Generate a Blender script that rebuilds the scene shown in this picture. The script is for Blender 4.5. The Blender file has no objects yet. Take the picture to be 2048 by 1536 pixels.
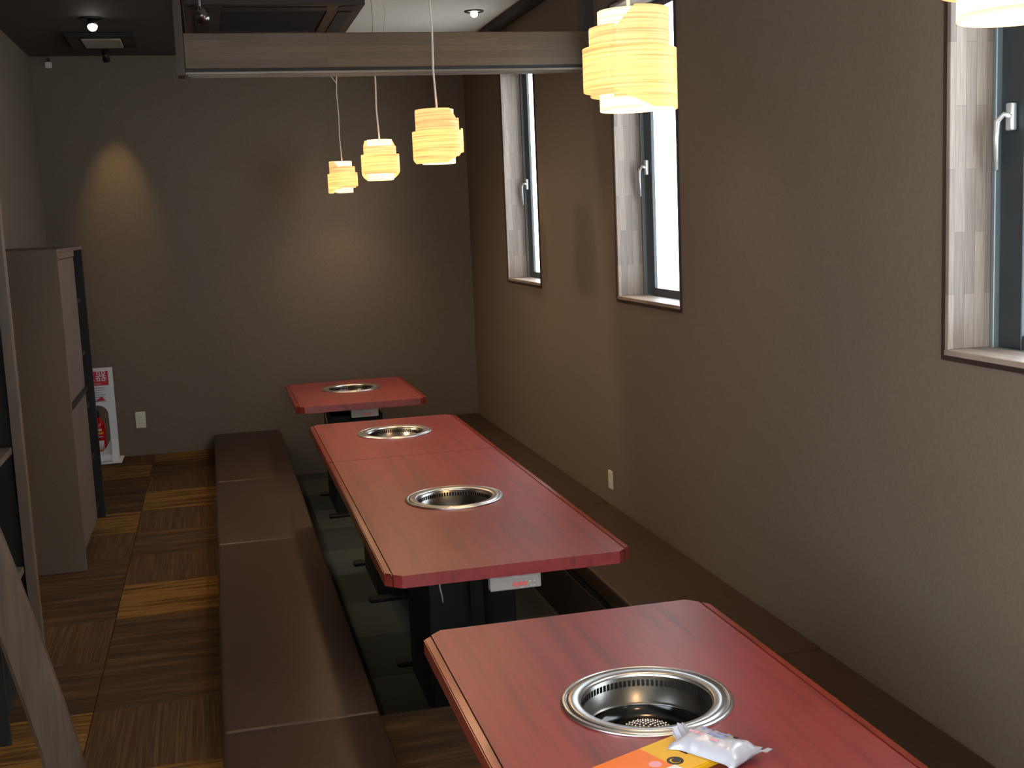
import bpy, bmesh, math, random
from mathutils import Vector, Matrix
random.seed(7)
C = bpy.context.scene.collection
SC = bpy.context.scene
PI = math.pi

# ------------------------------------------------------------------ camera
YAW, PITCH, ROLL, FPX = .2408, .1398, -.0428, 2389.07
fw = Vector((math.sin(YAW)*math.cos(PITCH), math.cos(YAW)*math.cos(PITCH), -math.sin(PITCH)))
rt = Vector((math.cos(YAW), -math.sin(YAW), 0)); up = rt.cross(fw)
r2 = rt*math.cos(ROLL)+up*math.sin(ROLL); u2 = up*math.cos(ROLL)-rt*math.sin(ROLL)
cd = bpy.data.cameras.new('camera'); cam = bpy.data.objects.new('camera', cd); C.objects.link(cam)
M = Matrix((r2, u2, -fw)).transposed().to_4x4(); M.translation = Vector((0, 0, 1.6))
cam.matrix_world = M
cd.sensor_width = 36; cd.lens = FPX/2048*36; cd.clip_start = .02
SC.camera = cam

# ------------------------------------------------------------------ world / exposure / lights
SC.view_settings.view_transform = 'Standard'; SC.view_settings.look = 'None'
SC.view_settings.gamma = 1; SC.view_settings.use_curve_mapping = False
SC.view_settings.exposure = 0.35
w = bpy.data.worlds.new('sky'); SC.world = w; w.use_nodes = True
bg = w.node_tree.nodes['Background']; bg.inputs[0].default_value = (.86, .94, 1, 1); bg.inputs[1].default_value = 6.0

WX = 1.911      # right wall
BY = 8.9        # back wall
CZ = 2.811      # ceiling
LX = -1.1       # left wall
FY = -2.0       # wall behind the camera
TZ = .523       # table top
WZ0, WZ1 = 1.176, 2.56
WINS = [(6.93, 7.75), (4.72, 5.53), (2.03, 2.84), (-.75, .06)]

def light(name, kind, loc, energy, color, **k):
    l = bpy.data.lights.new(name, kind); l.energy = energy; l.color = color
    tgt = k.pop('target', None)
    for a, b in k.items(): setattr(l, a, b)
    o = bpy.data.objects.new(name, l); C.objects.link(o); o.location = loc
    if tgt: o.rotation_euler = (Vector(tgt)-Vector(loc)).to_track_quat('-Z', 'Y').to_euler()
    return o
for y0, y1 in WINS:       # portals: only guide the sky's own light through the openings
    p = light('window_portal', 'AREA', (WX+.19, (y0+y1)/2, (WZ0+WZ1)/2), 1, (1, 1, 1), shape='RECTANGLE', size=y1-y0, size_y=WZ1-WZ0,
              target=(0, (y0+y1)/2, (WZ0+WZ1)/2))
    p.rotation_euler = (PI/2, 0, PI/2)
    p.data.cycles.is_portal = True
FW = (-.9, 1.6, .9, 2.45)    # unseen glazed opening behind the camera, for even daylight
p = light('window_portal', 'AREA', ((FW[0]+FW[1])/2, FY-.12, (FW[2]+FW[3])/2), 1, (1, 1, 1), shape='RECTANGLE', size=FW[1]-FW[0], size_y=FW[3]-FW[2])
p.rotation_euler = (PI/2, 0, 0); p.data.cycles.is_portal = True
LW = (-1.5, 1.7, .5, 2.4)    # unseen glazed opening in the left wall, brightening the right wall
p = light('window_portal', 'AREA', (LX-.12, (LW[0]+LW[1])/2, (LW[2]+LW[3])/2), 1, (1, 1, 1), shape='RECTANGLE', size=LW[1]-LW[0], size_y=LW[3]-LW[2])
p.rotation_euler = (PI/2, 0, -PI/2); p.data.cycles.is_portal = True
WARM = (1, .62, .30)
light('downlight_and_fill_beam', 'SPOT', (-.575, 8.55, 2.70), 24, (1, .62, .24), spot_size=math.radians(36), spot_blend=1, shadow_soft_size=.015, target=(-.60, 8.9, 1.72))
light('downlight_and_fill_beam', 'SPOT', (-.553, 7.34, 2.715), 60, (1, .74, .46), spot_size=math.radians(95), spot_blend=1, shadow_soft_size=.03, target=(1.2, 7.0, .4))
light('downlight_and_fill_beam', 'SPOT', (1.62, 7.145, 2.74), 34, WARM, spot_size=math.radians(60), spot_blend=1, shadow_soft_size=.03, target=(1.62, 7.145, 0))
for y in (5.45, 4.1):  # added spots warming the right bench and lower wall, no fixture there
    light('downlight_and_fill_beam', 'SPOT', (1.38, y, 2.74), 34, WARM, spot_size=math.radians(62), spot_blend=1, shadow_soft_size=.03, target=(1.50, y, 0))
for y in (5.3, 3.2, 1.2):  # unseen spots lighting the aisle carpet, without fixtures
    light('downlight_and_fill_beam', 'SPOT', (-.45, y, 2.775), 34, (1, .66, .34), spot_size=math.radians(60), spot_blend=1, shadow_soft_size=.03, target=(-.3, y, 0))
light('downlight_and_fill_beam', 'SPOT', (-.45, 6.0, 2.77), 55, (1, .78, .52), spot_size=math.radians(85), spot_blend=1, shadow_soft_size=.05, target=(1.6, 6.3, .5))  # added fill spot to brighten the far right wall, no fixture there

# ------------------------------------------------------------------ materials
def new_mat(name):
    m = bpy.data.materials.new(name); m.use_nodes = True
    return m, m.node_tree.nodes, m.node_tree.links, m.node_tree.nodes['Principled BSDF']
def s2l(c): return tuple(((v/255)/12.92 if v/255 < .04045 else ((v/255+.055)/1.055)**2.4) for v in c)+(1,)
def plain(name, rgb, rough=.5, metal=0, spec=.5, bump=0, scale=200, coat=0):
    m, n, l, b = new_mat(name)
    b.inputs['Base Color'].default_value = s2l(rgb); b.inputs['Roughness'].default_value = rough
    b.inputs['Metallic'].default_value = metal; b.inputs['Specular IOR Level'].default_value = spec
    b.inputs['Coat Weight'].default_value = coat
    if bump:
        tc = n.new('ShaderNodeTexCoord'); t = n.new('ShaderNodeTexNoise'); t.inputs['Scale'].default_value = scale
        bp = n.new('ShaderNodeBump'); bp.inputs['Strength'].default_value = bump; bp.inputs['Distance'].default_value = .002
        l.new(tc.outputs['Object'], t.inputs['Vector']); l.new(t.outputs['Fac'], bp.inputs['Height']); l.new(bp.outputs[0], b.inputs['Normal'])
    return m
def streaky(name, cols, vscale, rough=.5, bump=.1, detail=4, scale=1., spec=.5, coat=0, stops=None, coat_rough=.1):
    """stretched noise -> colour ramp: wood grain, carpet stripes"""
    m, n, l, b = new_mat(name)
    tc = n.new('ShaderNodeTexCoord'); mp = n.new('ShaderNodeMapping'); mp.inputs['Scale'].default_value = vscale
    t = n.new('ShaderNodeTexNoise'); t.inputs['Scale'].default_value = scale; t.inputs['Detail'].default_value = detail; t.inputs['Roughness'].default_value = .6
    cr = n.new('ShaderNodeValToRGB'); e = cr.color_ramp.elements
    stops = stops or [.3+.4*i/(len(cols)-1) for i in range(len(cols))]
    e[0].position = stops[0]; e[0].color = s2l(cols[0]); e[1].position = stops[-1]; e[1].color = s2l(cols[-1])
    for c, s in list(zip(cols, stops))[1:-1]:
        q = e.new(s); q.color = s2l(c)
    l.new(tc.outputs['Object'], mp.inputs[0]); l.new(mp.outputs[0], t.inputs['Vector']); l.new(t.outputs['Fac'], cr.inputs[0])
    l.new(cr.outputs[0], b.inputs['Base Color']); b.inputs['Roughness'].default_value = rough
    b.inputs['Specular IOR Level'].default_value = spec; b.inputs['Coat Weight'].default_value = coat; b.inputs['Coat Roughness'].default_value = coat_rough
    if bump:
        bp = n.new('ShaderNodeBump'); bp.inputs['Strength'].default_value = bump; bp.inputs['Distance'].default_value = .002
        l.new(t.outputs['Fac'], bp.inputs['Height']); l.new(bp.outputs[0], b.inputs['Normal'])
    return m
def staves(name, cols, axis_scale, rough=.45):
    """finger-jointed laminated wood, staves running along z"""
    m, n, l, b = new_mat(name)
    tc = n.new('ShaderNodeTexCoord'); sp = n.new('ShaderNodeSeparateXYZ'); ad = n.new('ShaderNodeMath'); ad.operation = 'ADD'
    cb = n.new('ShaderNodeCombineXYZ'); br = n.new('ShaderNodeTexBrick')
    l.new(tc.outputs['Object'], sp.inputs[0]); l.new(sp.outputs[0], ad.inputs[0]); l.new(sp.outputs[1], ad.inputs[1])
    l.new(sp.outputs[2], cb.inputs[0]); l.new(ad.outputs[0], cb.inputs[1])
    if axis_scale == 'y':
        l.new(sp.outputs[1], cb.inputs[0]); l.new(sp.outputs[0], cb.inputs[1])
    if axis_scale == 'x':
        l.new(sp.outputs[0], cb.inputs[0]); l.new(sp.outputs[2], cb.inputs[1])
    l.new(cb.outputs[0], br.inputs['Vector']); br.inputs['Scale'].default_value = 1
    br.inputs['Brick Width'].default_value = .33; br.inputs['Row Height'].default_value = .031; br.inputs['Mortar Size'].default_value = .0004
    br.inputs['Color1'].default_value = s2l(cols[0]); br.inputs['Color2'].default_value = s2l(cols[1]); br.inputs['Mortar'].default_value = s2l(cols[2])
    mp = n.new('ShaderNodeMapping'); mp.inputs['Scale'].default_value = (9, 180, 9); t = n.new('ShaderNodeTexNoise'); t.inputs['Scale'].default_value = 1
    l.new(cb.outputs[0], mp.inputs[0]); l.new(mp.outputs[0], t.inputs['Vector'])
    mx = n.new('ShaderNodeMix'); mx.data_type = 'RGBA'; mx.blend_type = 'OVERLAY'; mx.inputs[0].default_value = .45
    l.new(br.outputs['Color'], mx.inputs[6]); l.new(t.outputs['Fac'], mx.inputs[7]); l.new(mx.outputs[2], b.inputs['Base Color'])
    b.inputs['Roughness'].default_value = rough
    return m
def wallpaper(name, rgb):
    m, n, l, b = new_mat(name)
    tc = n.new('ShaderNodeTexCoord')
    mp = n.new('ShaderNodeMapping'); mp.inputs['Scale'].default_value = (1, 1, .25)
    t = n.new('ShaderNodeTexNoise'); t.inputs['Scale'].default_value = 330; t.inputs['Detail'].default_value = 2
    t2 = n.new('ShaderNodeTexNoise'); t2.inputs['Scale'].default_value = .9
    l.new(tc.outputs['Object'], mp.inputs[0]); l.new(mp.outputs[0], t.inputs['Vector']); l.new(tc.outputs['Object'], t2.inputs['Vector'])
    base = Vector(s2l(rgb)[:3])
    mx = n.new('ShaderNodeMix'); mx.data_type = 'RGBA'
    mx.inputs[6].default_value = (*(base*.72), 1); mx.inputs[7].default_value = (*(base*1.28), 1)
    l.new(t.outputs['Fac'], mx.inputs[0]); l.new(mx.outputs[2], b.inputs['Base Color'])
    bp = n.new('ShaderNodeBump'); bp.inputs['Strength'].default_value = .25; bp.inputs['Distance'].default_value = .001
    l.new(t.outputs['Fac'], bp.inputs['Height']); l.new(bp.outputs[0], b.inputs['Normal'])
    b.inputs['Roughness'].default_value = .72; b.inputs['Specular IOR Level'].default_value = .35
    return m
def emit(name, rgb, strength, base=(0, 0, 0), stripes=False):
    m, n, l, b = new_mat(name)
    b.inputs['Base Color'].default_value = (*base, 1)
    b.inputs['Emission Color'].default_value = (*rgb, 1); b.inputs['Emission Strength'].default_value = strength
    b.inputs['Roughness'].default_value = .6
    if stripes:   # grain of the thin lamp veneer runs round the lamp
        tc = n.new('ShaderNodeTexCoord'); mp = n.new('ShaderNodeMapping'); mp.inputs['Scale'].default_value = (4, 4, 260)
        t = n.new('ShaderNodeTexNoise'); t.inputs['Scale'].default_value = 1; t.inputs['Detail'].default_value = 3
        cr = n.new('ShaderNodeMapRange'); cr.inputs[1].default_value = .3; cr.inputs[2].default_value = .7; cr.inputs[3].default_value = strength*.5; cr.inputs[4].default_value = strength*1.45
        l.new(tc.outputs['Object'], mp.inputs[0]); l.new(mp.outputs[0], t.inputs['Vector']); l.new(t.outputs['Fac'], cr.inputs[0]); l.new(cr.outputs[0], b.inputs['Emission Strength'])
    return m

m_wall = wallpaper('woven_brown_wallpaper', (108, 97, 84))
m_ceil_dark = plain('dark_brown_ceiling_paper', (52, 47, 42), .8, bump=.2)
m_ceil_light = plain('pale_ceiling_paper', (196, 190, 176), .8, bump=.2)
m_beam = staves('stained_laminated_wood', [(98, 77, 52), (82, 64, 43), (50, 39, 28)], 'x')
m_post = plain('dark_red_brown_post', (62, 46, 36), .5)
m_rail = plain('brown_track', (124, 112, 98), .35, .3)
m_jamb = staves('window_board_wood', [(150, 136, 124), (116, 102, 92), (80, 68, 60)], 'z')
m_sill = staves('window_sill_wood', [(150, 136, 124), (120, 106, 95), (80, 68, 60)], 'y')
m_darkwood = plain('dark_stained_edge', (46, 36, 32), .5)
m_frame = plain('dark_bronze_aluminium', (52, 58, 62), .35, .3)
m_stop = plain('grey_aluminium_channel', (128, 140, 144), .4, .4)
m_handle = plain('pale_grey_metal', (196, 198, 196), .35, .5)
m_table = streaky('red_brown_table_laminate', [(94, 24, 24), (126, 36, 36), (140, 44, 42), (108, 29, 29)], (26, 1.3, 10), rough=.42, bump=0, detail=6, spec=.6, coat=.7, coat_rough=.42)
m_edge = streaky('red_brown_edge_wood', [(92, 30, 22), (132, 50, 36), (106, 36, 27)], (60, 5, 60), rough=.28, bump=0, coat=.3, coat_rough=.2)
m_groove = plain('dark_groove', (22, 8, 7), .7)
m_black = plain('black_painted_steel', (14, 14, 15), .55)
m_blackgloss = plain('black_enamel', (9, 10, 11), .15, 0, .5)
m_steel = plain('brushed_stainless_steel', (225, 225, 224), .3, 1)
m_steel2 = plain('inner_stainless_steel', (130, 128, 124), .26, 1)
m_stud = plain('polished_studs', (235, 228, 222), .12, 1)
m_leather = streaky('dark_brown_vinyl', [(52, 39, 32), (66, 50, 41)], (6, 6, 6), rough=.42, bump=.35, detail=8, scale=8, spec=.5)
m_base = plain('dark_plinth', (26, 22, 20), .7)
m_pitcarpet = plain('charcoal_carpet', (56, 61, 60), .95, spec=.1, bump=.8, scale=500)
m_pitcarpet2 = plain('charcoal_carpet_lighter', (68, 74, 72), .95, spec=.1, bump=.8, scale=500)
m_gold = streaky('striped_gold_brown_carpet', [(60, 43, 28), (92, 68, 37), (132, 100, 50), (84, 62, 36)], (2.2, 34, 1), rough=.95, bump=.5, detail=5, spec=.1, stops=[.33, .46, .58, .7])
m_brown = streaky('ribbed_brown_carpet', [(62, 46, 34), (78, 59, 41), (98, 75, 48)], (150, 3, 1), rough=.95, bump=.5, spec=.1)
m_brown2 = streaky('dark_striped_brown_carpet', [(52, 41, 33), (70, 54, 40), (96, 72, 44)], (2.5, 26, 1), rough=.95, bump=.5, spec=.1)
m_under = plain('carpet_backing', (30, 24, 20), .95)
m_cab = wallpaper('brown_cabinet_board', (98, 85, 72))
m_cabdoor = plain('brown_cabinet_door', (108, 93, 84), .5)
m_cabin = plain('dark_cabinet_inside', (26, 25, 25), .8)
m_lip = plain('cabinet_edge_tape', (108, 92, 78), .45)
m_plank = streaky('weathered_brown_wood', [(62, 47, 35), (86, 68, 53), (98, 80, 64)], (30, 30, 2), rough=.6, bump=.2)
m_white = plain('white_plastic', (222, 222, 226), .35)
m_offwhite = plain('warm_white_plastic', (206, 200, 186), .4)
m_red = plain('red_enamel', (196, 16, 22), .25)
m_redprint = plain('red_print', (190, 22, 34), .4)
m_greyprint = plain('grey_print', (150, 150, 172), .5)
m_yellow = plain('yellow_print', (228, 176, 30), .4)
m_blackprint = plain('black_print', (22, 18, 16), .4)
m_panel = plain('grey_control_panel', (166, 158, 152), .45)
m_panel_line = plain('pale_panel_line', (206, 204, 200), .5)
m_btn = plain('pink_red_button', (226, 108, 104), .4)
m_cord = plain('pale_lamp_cord', (226, 216, 204), .5)
m_ac = plain('brown_air_conditioner_panel', (48, 35, 28), .5)
m_acdark = plain('black_grille', (12, 13, 13), .6)
m_foil = plain('foil_and_white_film', (186, 189, 200), .3, .15)
m_pink = plain('pink_print', (232, 160, 170), .4)
m_blue = plain('pale_blue_print', (140, 150, 200), .4)
m_orange = plain('orange_print', (232, 120, 40), .4)
m_lens = emit('lit_downlight_lens', (1, .95, .85), 14)
m_lens2 = emit('lit_downlight_bulb', (1, .86, .75), 5)
m_louver = plain('pale_vent_panel', (150, 148, 136), .5)
m_veneer_out = emit('lit_veneer_outer', (1, .55, .16), 1.2, (.35, .2, .08), True)
m_veneer_mid = emit('lit_veneer_middle', (1, .50, .18), 1.05, (.35, .2, .08), True)
m_veneer_in = emit('lit_veneer_inner', (1, .74, .40), 1.7, (.35, .2, .08), True)
m_veneer_edge = emit('lit_veneer_edge', (1, .22, .06), .4, (.35, .12, .05))
m_bulb = emit('warm_bulb', (1, .82, .55), 9)
m_glass, n_, l_, b_ = new_mat('window_glass')
b_.inputs['Transmission Weight'].default_value = 1; b_.inputs['Roughness'].default_value = 0; b_.inputs['IOR'].default_value = 1.02
b_.inputs['Base Color'].default_value = (.97, .99, 1, 1)

# ------------------------------------------------------------------ helpers
ORG = {}
def tag(o, label=None, cat=None, group=None, kind=None):
    if label: o['label'] = label
    if cat: o['category'] = cat
    if group: o['group'] = group
    if kind: o['kind'] = kind
    return o
def thing(name, loc, label, cat, group=None, kind=None):
    o = bpy.data.objects.new(name, None); C.objects.link(o); o.location = loc; ORG[o] = Vector(loc)
    o.empty_display_size = .05
    return tag(o, label, cat, group, kind)
def obj(name, bm, mat, parent=None, smooth=False):
    org = ORG[parent] if parent else None
    if org is None:
        xs = [v.co for v in bm.verts]
        org = Vector((sum(v.x for v in xs)/len(xs), sum(v.y for v in xs)/len(xs), min(v.z for v in xs)))
        loc = org.copy()
    else: loc = Vector((0, 0, 0))
    bmesh.ops.translate(bm, verts=bm.verts, vec=-org)
    me = bpy.data.meshes.new(name); bm.to_mesh(me); bm.free()
    for mm in (mat if isinstance(mat, (list, tuple)) else [mat]): me.materials.append(mm)
    if smooth:
        for p in me.polygons: p.use_smooth = True
    o = bpy.data.objects.new(name, me); C.objects.link(o); o.location = loc
    if parent: o.parent = parent
    ORG[o] = org
    return o
def box(bm, a, b, bev=0, seg=2, mi=0):
    r = bmesh.ops.create_cube(bm, size=1); vs = r['verts']
    for v in vs: v.co = Vector([a[i]+(v.co[i]+.5)*(b[i]-a[i]) for i in range(3)])
    fs = {f for v in vs for f in v.link_faces}
    for f in fs: f.material_index = mi
    if bev:
        es = {e for v in vs for e in v.link_edges}
        bmesh.ops.bevel(bm, geom=list(es), offset=bev, segments=seg, affect='EDGES', profile=.5)
    return bm
def bx(a, b, bev=0, seg=2): return box(bmesh.new(), a, b, bev, seg)
def prism(bm, pts, z0, z1, axis=2):
    """polygon (ccw) extruded along an axis"""
    def P(p, z):
        return Vector((p[0], p[1], z)) if axis == 2 else (Vector((p[0], z, p[1])) if axis == 1 else Vector((z, p[0], p[1])))
    lo = [bm.verts.new(P(p, z0)) for p in pts]; hi = [bm.verts.new(P(p, z1)) for p in pts]
    n = len(pts)
    bm.faces.new(lo[::-1]); bm.faces.new(hi)
    for i in range(n): bm.faces.new((lo[i], lo[(i+1) % n], hi[(i+1) % n], hi[i]))
    bmesh.ops.recalc_face_normals(bm, faces=bm.faces)
    return bm
def tube(bm, pts, r, n=8, caps=True):
    pts = [Vector(p) for p in pts]; rings = []
    for i, p in enumerate(pts):
        d = (pts[min(i+1, len(pts)-1)]-pts[max(i-1, 0)]).normalized()
        a = d.orthogonal().normalized() if i == 0 else (rings_a - d*rings_a.dot(d)).normalized()
        rings_a = a; b = d.cross(a)
        rr = r[i] if isinstance(r, (list, tuple)) else r
        rings.append([bm.verts.new(p+(a*math.cos(t)+b*math.sin(t))*rr) for t in [2*PI*k/n for k in range(n)]])
    for q in range(len(rings)-1):
        for k in range(n): bm.faces.new((rings[q][k], rings[q][(k+1) % n], rings[q+1][(k+1) % n], rings[q+1][k]))
    if caps: bm.faces.new(rings[0][::-1]); bm.faces.new(rings[-1])
    return bm
def lathe(bm, prof, c=(0, 0, 0), n=64, closed=False):
    rings = []
    for r, z in prof:
        rings.append([bm.verts.new((c[0]+r*math.cos(2*PI*k/n), c[1]+r*math.sin(2*PI*k/n), c[2]+z)) for k in range(n)] if r > 1e-6 else [bm.verts.new((c[0], c[1], c[2]+z))])
    m = len(rings)
    for q in range(m if closed else m-1):
        A, B = rings[q], rings[(q+1) % m]
        for k in range(n):
            k2 = (k+1) % n
            if len(A) == 1 and len(B) == 1: continue
            if len(A) == 1: bm.faces.new((A[0], B[k2], B[k]))
            elif len(B) == 1: bm.faces.new((A[k], A[k2], B[0]))
            else: bm.faces.new((A[k], A[k2], B[k2], B[k]))
    bmesh.ops.recalc_face_normals(bm, faces=bm.faces)
    return bm
def text_bm(s, size, origin, right, upv, depth=.0006, align='CENTER'):
    cu = bpy.data.curves.new('lettering', 'FONT'); cu.body = s; cu.size = size; cu.extrude = depth; cu.align_x = align; cu.align_y = 'CENTER'; cu.resolution_u = 2
    o = bpy.data.objects.new('lettering', cu); C.objects.link(o)
    dg = bpy.context.evaluated_depsgraph_get(); dg.update()
    me = bpy.data.meshes.new_from_object(o.evaluated_get(dg)); bpy.data.objects.remove(o); bpy.data.curves.remove(cu)
    bm = bmesh.new(); bm.from_mesh(me); bpy.data.meshes.remove(me)
    r = Vector(right).normalized(); u = Vector(upv).normalized(); nrm = r.cross(u)
    mt = Matrix((r, u, nrm)).transposed().to_4x4(); mt.translation = Vector(origin)
    bmesh.ops.transform(bm, matrix=mt, verts=bm.verts)
    return bm

# ------------------------------------------------------------------ setting
PIT0, PX0, PX1, PZ = 3.73, .40, 1.45, -.25
bm = bmesh.new()
box(bm, (LX-.1, FY-.1, -.45), (PX0, BY+.1, -.008))
box(bm, (PX0, FY-.1, -.45), (PX1, PIT0, -.008))
box(bm, (PX1, FY-.1, -.45), (WX+.1, BY+.1, -.008))
box(bm, (PX0, PIT0, -.45), (PX1, BY+.1, PZ-.008))
floor = obj('floor', bm, m_under); tag(floor, 'brown and gold carpet tile floor with a sunken footwell', kind='structure')
def tile(x0, x1, y0, y1, mat, z=0, lab=None):
    g = .0012; o = obj('carpet_tile', bx((x0+g, y0+g, z-.0075), (x1-g, y1-g, z), .0015, 1), mat, floor)
    return o
rows = [5.09+.5*k for k in range(-14, 8)]+[BY]
for i in range(len(rows)-1):
    y0, y1 = rows[i], rows[i+1]
    if y0 < 1.4: continue
    k = round((y0-5.09)/.5)
    mr = {0: m_gold, -1: m_brown2, -2: m_brown2, -3: m_brown, -4: m_gold, 1: m_brown, 2: m_brown2, 3: m_brown, 4: m_gold, 5: m_brown, 6: m_brown2, 7: m_gold}.get(k, m_brown)
    ml = {0: m_brown2, -1: m_brown, -2: m_brown2, -3: m_gold, 1: m_brown2, 2: m_brown, 3: m_gold, 4: m_brown2, 5: m_brown2, 6: m_gold, 7: m_brown}.get(k, m_gold)
    tile(-.5, -.075, y0, y1, mr); tile(-1.0, -.5, y0, y1, ml); tile(LX+.001, -1.0, y0, y1, mr)
ys = [1.73, 2.23, 2.73, 3.23, PIT0]
for j in range(4):
    tile(PX0, .9, ys[j], ys[j+1], m_brown2 if j % 2 else m_brown); tile(.9, PX1, ys[j], ys[j+1], m_brown if j % 2 else m_brown2)
ys = [PIT0+.001]+[4.2+.5*k for k in range(10)]+[BY]
for j in range(len(ys)-1):
    tile(PX0, .9, ys[j], ys[j+1], m_pitcarpet2 if j % 2 else m_pitcarpet, PZ); tile(.9, PX1, ys[j], ys[j+1], m_pitcarpet if j % 2 else m_pitcarpet2, PZ)

tag(obj('wall_back', bx((LX-.1, BY, -.45), (WX+.1, BY+.1, CZ+.1)), m_wall), 'brown woven wallpaper wall at the far end', kind='structure')
q = bmesh.new()
box(q, (LX-.1, FY-.1, -.008), (LX, LW[0], CZ+.1)); box(q, (LX-.1, LW[1], -.008), (LX, BY, CZ+.1)); box(q, (LX-.1, LW[0], -.008), (LX, LW[1], LW[2])); box(q, (LX-.1, LW[0], LW[3]), (LX, LW[1], CZ+.1))
tag(obj('wall_left', q, m_wall), 'brown wallpaper wall behind the cabinets', kind='structure')
q = bmesh.new()
box(q, (LX, FY-.1, -.008), (WX, FY, FW[2])); box(q, (LX, FY-.1, FW[3]), (WX, FY, CZ+.1)); box(q, (LX, FY-.1, FW[2]), (FW[0], FY, FW[3])); box(q, (FW[1], FY-.1, FW[2]), (WX, FY, FW[3]))
tag(obj('wall_front', q, m_wall), 'brown wallpaper wall behind the camera', kind='structure')
bm = bmesh.new(); TH = .155
box(bm, (WX, FY-.1, -.008), (WX+TH, BY, WZ0-.001)); box(bm, (WX, FY-.1, WZ1+.001), (WX+TH, BY, CZ+.1))
ys = [BY]
for y0, y1 in WINS: ys += [y1, y0]
ys.append(FY-.1)
for i in range(0, len(ys), 2): box(bm, (WX, ys[i+1], WZ0-.001), (WX+TH, ys[i], WZ1+.001))
wr = tag(obj('wall_right', bm, m_wall), 'olive brown woven wallpaper wall with the windows', kind='structure')
bm = bmesh.new(); box(bm, (LX, FY, CZ), (-.05, BY, CZ+.08)); box(bm, (-.05, FY, CZ), (WX, BY, CZ+.08), mi=1)
tag(obj('ceiling', bm, [m_ceil_dark, m_ceil_light]), 'ceiling, dark over the aisle and pale over the tables', kind='structure')
tag(obj('shade_strip', bx((1.81, FY, CZ-.035), (WX-.001, BY-.001, CZ-.0005), .006), m_ceil_dark), 'dark strip in place of soft shading between pale ceiling and window wall', kind='structure')  # dark box standing in for soft shading where ceiling meets wall
# hanging beam with sliding-door tracks
tr = thing('trim_2', (.93, 5.84, 2.30), 'stained wood header beam with sliding tracks hanging across the room', None, kind='structure')
obj('beam_board', bx((-.05, 5.782, 2.325), (WX-.001, 5.90, 2.484), .004), m_beam, tr)
obj('beam_post', bx((-.085, 5.775, 2.295), (-.05, 5.905, CZ-.001), .003), m_post, tr)
obj('beam_post', bx((1.865, 5.775, 2.4845), (WX-.001, 5.905, CZ-.001), .003), m_darkwood, tr)
obj('track_backing', bx((-.05, 5.787, 2.312), (WX-.001, 5.895, 2.325)), m_acdark, tr)
for k in range(3):
    obj('track_rail', bx((-.05+.01*k, 5.79+.04*k, 2.300-.003*k), (WX-.001, 5.800+.04*k, 2.3118), .001, 1), m_rail, tr)

# windows
for i, (y0, y1) in enumerate(WINS):
    lab = ['narrow window farthest down the right wall, half behind the header beam', 'tall window glaring white behind the large lit pendant', 'nearest window at the right edge with grey jamb', 'window on the right wall beside the camera'][i]
    t = thing('window_%d' % (i+1), (WX, (y0+y1)/2, WZ0), lab, None, kind='structure')
    b = .016; D = WX+.125
    # reveal boards, slightly proud of the wallpaper, with a dark front edge
    obj('jamb_board', bx((WX-.003, y1-b, WZ0+b), (D, y1, WZ1-b), .0015, 1), m_jamb, t)
    obj('jamb_board', bx((WX-.003, y0, WZ0+b), (D, y0+b, WZ1-b), .0015, 1), m_jamb, t)
    obj('head_board', bx((WX-.003, y0, WZ1-b), (D, y1, WZ1), .0015, 1), m_sill, t)
    obj('sill_board', bx((WX-.006, y0, WZ0), (D, y1, WZ0+b), .0015, 1), m_sill, t)
    bm = bmesh.new(); e = WX-.0075
    box(bm, (e, y1-.0005, WZ0-.012), (WX-.0005, y1+.009, WZ1+.01)); box(bm, (e, y0-.009, WZ0-.012), (WX-.0005, y0+.0005, WZ1+.01))
    box(bm, (e, y0, WZ0-.012), (WX-.0005, y1, WZ0+.0005)); box(bm, (e, y0, WZ1-.0005), (WX-.0005, y1, WZ1+.01))
    obj('dark_edging', bm, m_darkwood, t)
    # aluminium frame
    def ring(x0, x1, a0, a1, c0, c1, wd, wz=None):
        wz = wz or wd; q = bmesh.new()
        box(q, (x0, a0, c0), (x1, a0+wd, c1), .002, 1); box(q, (x0, a1-wd, c0), (x1, a1, c1), .002, 1)
        box(q, (x0, a0+wd, c0), (x1, a1-wd, c0+wz), .002, 1); box(q, (x0, a0+wd, c1-wz), (x1, a1-wd, c1), .002, 1)
        return q
    obj('channel_frame', ring(D+.0005, D+.0215, y0, y1, WZ0, WZ1, .030, .016), m_stop, t)
    obj('outer_frame', ring(D+.0345, D+.046, y0, y1, WZ0, WZ1, .045, .03), m_frame, t)
    s = obj('sash', ring(D+.016, D+.034, y0+.0305, y1-.0305, WZ0+.0165, WZ1-.0165, .095, .036), m_frame, t)
    obj('glass_pane', bx((D+.022, y0+.125, WZ0+.052), (D+.026, y1-.125, WZ1-.052)), m_glass, s)
    # crescent lever handle on the far stile
    yh = y1-.085; q = bmesh.new()
    box(q, (D-.004, yh-.012, 1.765), (D+.0155, yh+.012, 1.835), .004, 2)
    tube(q, [(D, yh-.008, 1.80), (D-.016, yh, 1.806), (D-.024, yh+.016, 1.79), (D-.022, yh+.023, 1.745), (D-.018, yh+.025, 1.665)], [.007, .007, .008, .007, .005], 8)
    obj('handle', q, m_handle, t, True)

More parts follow.
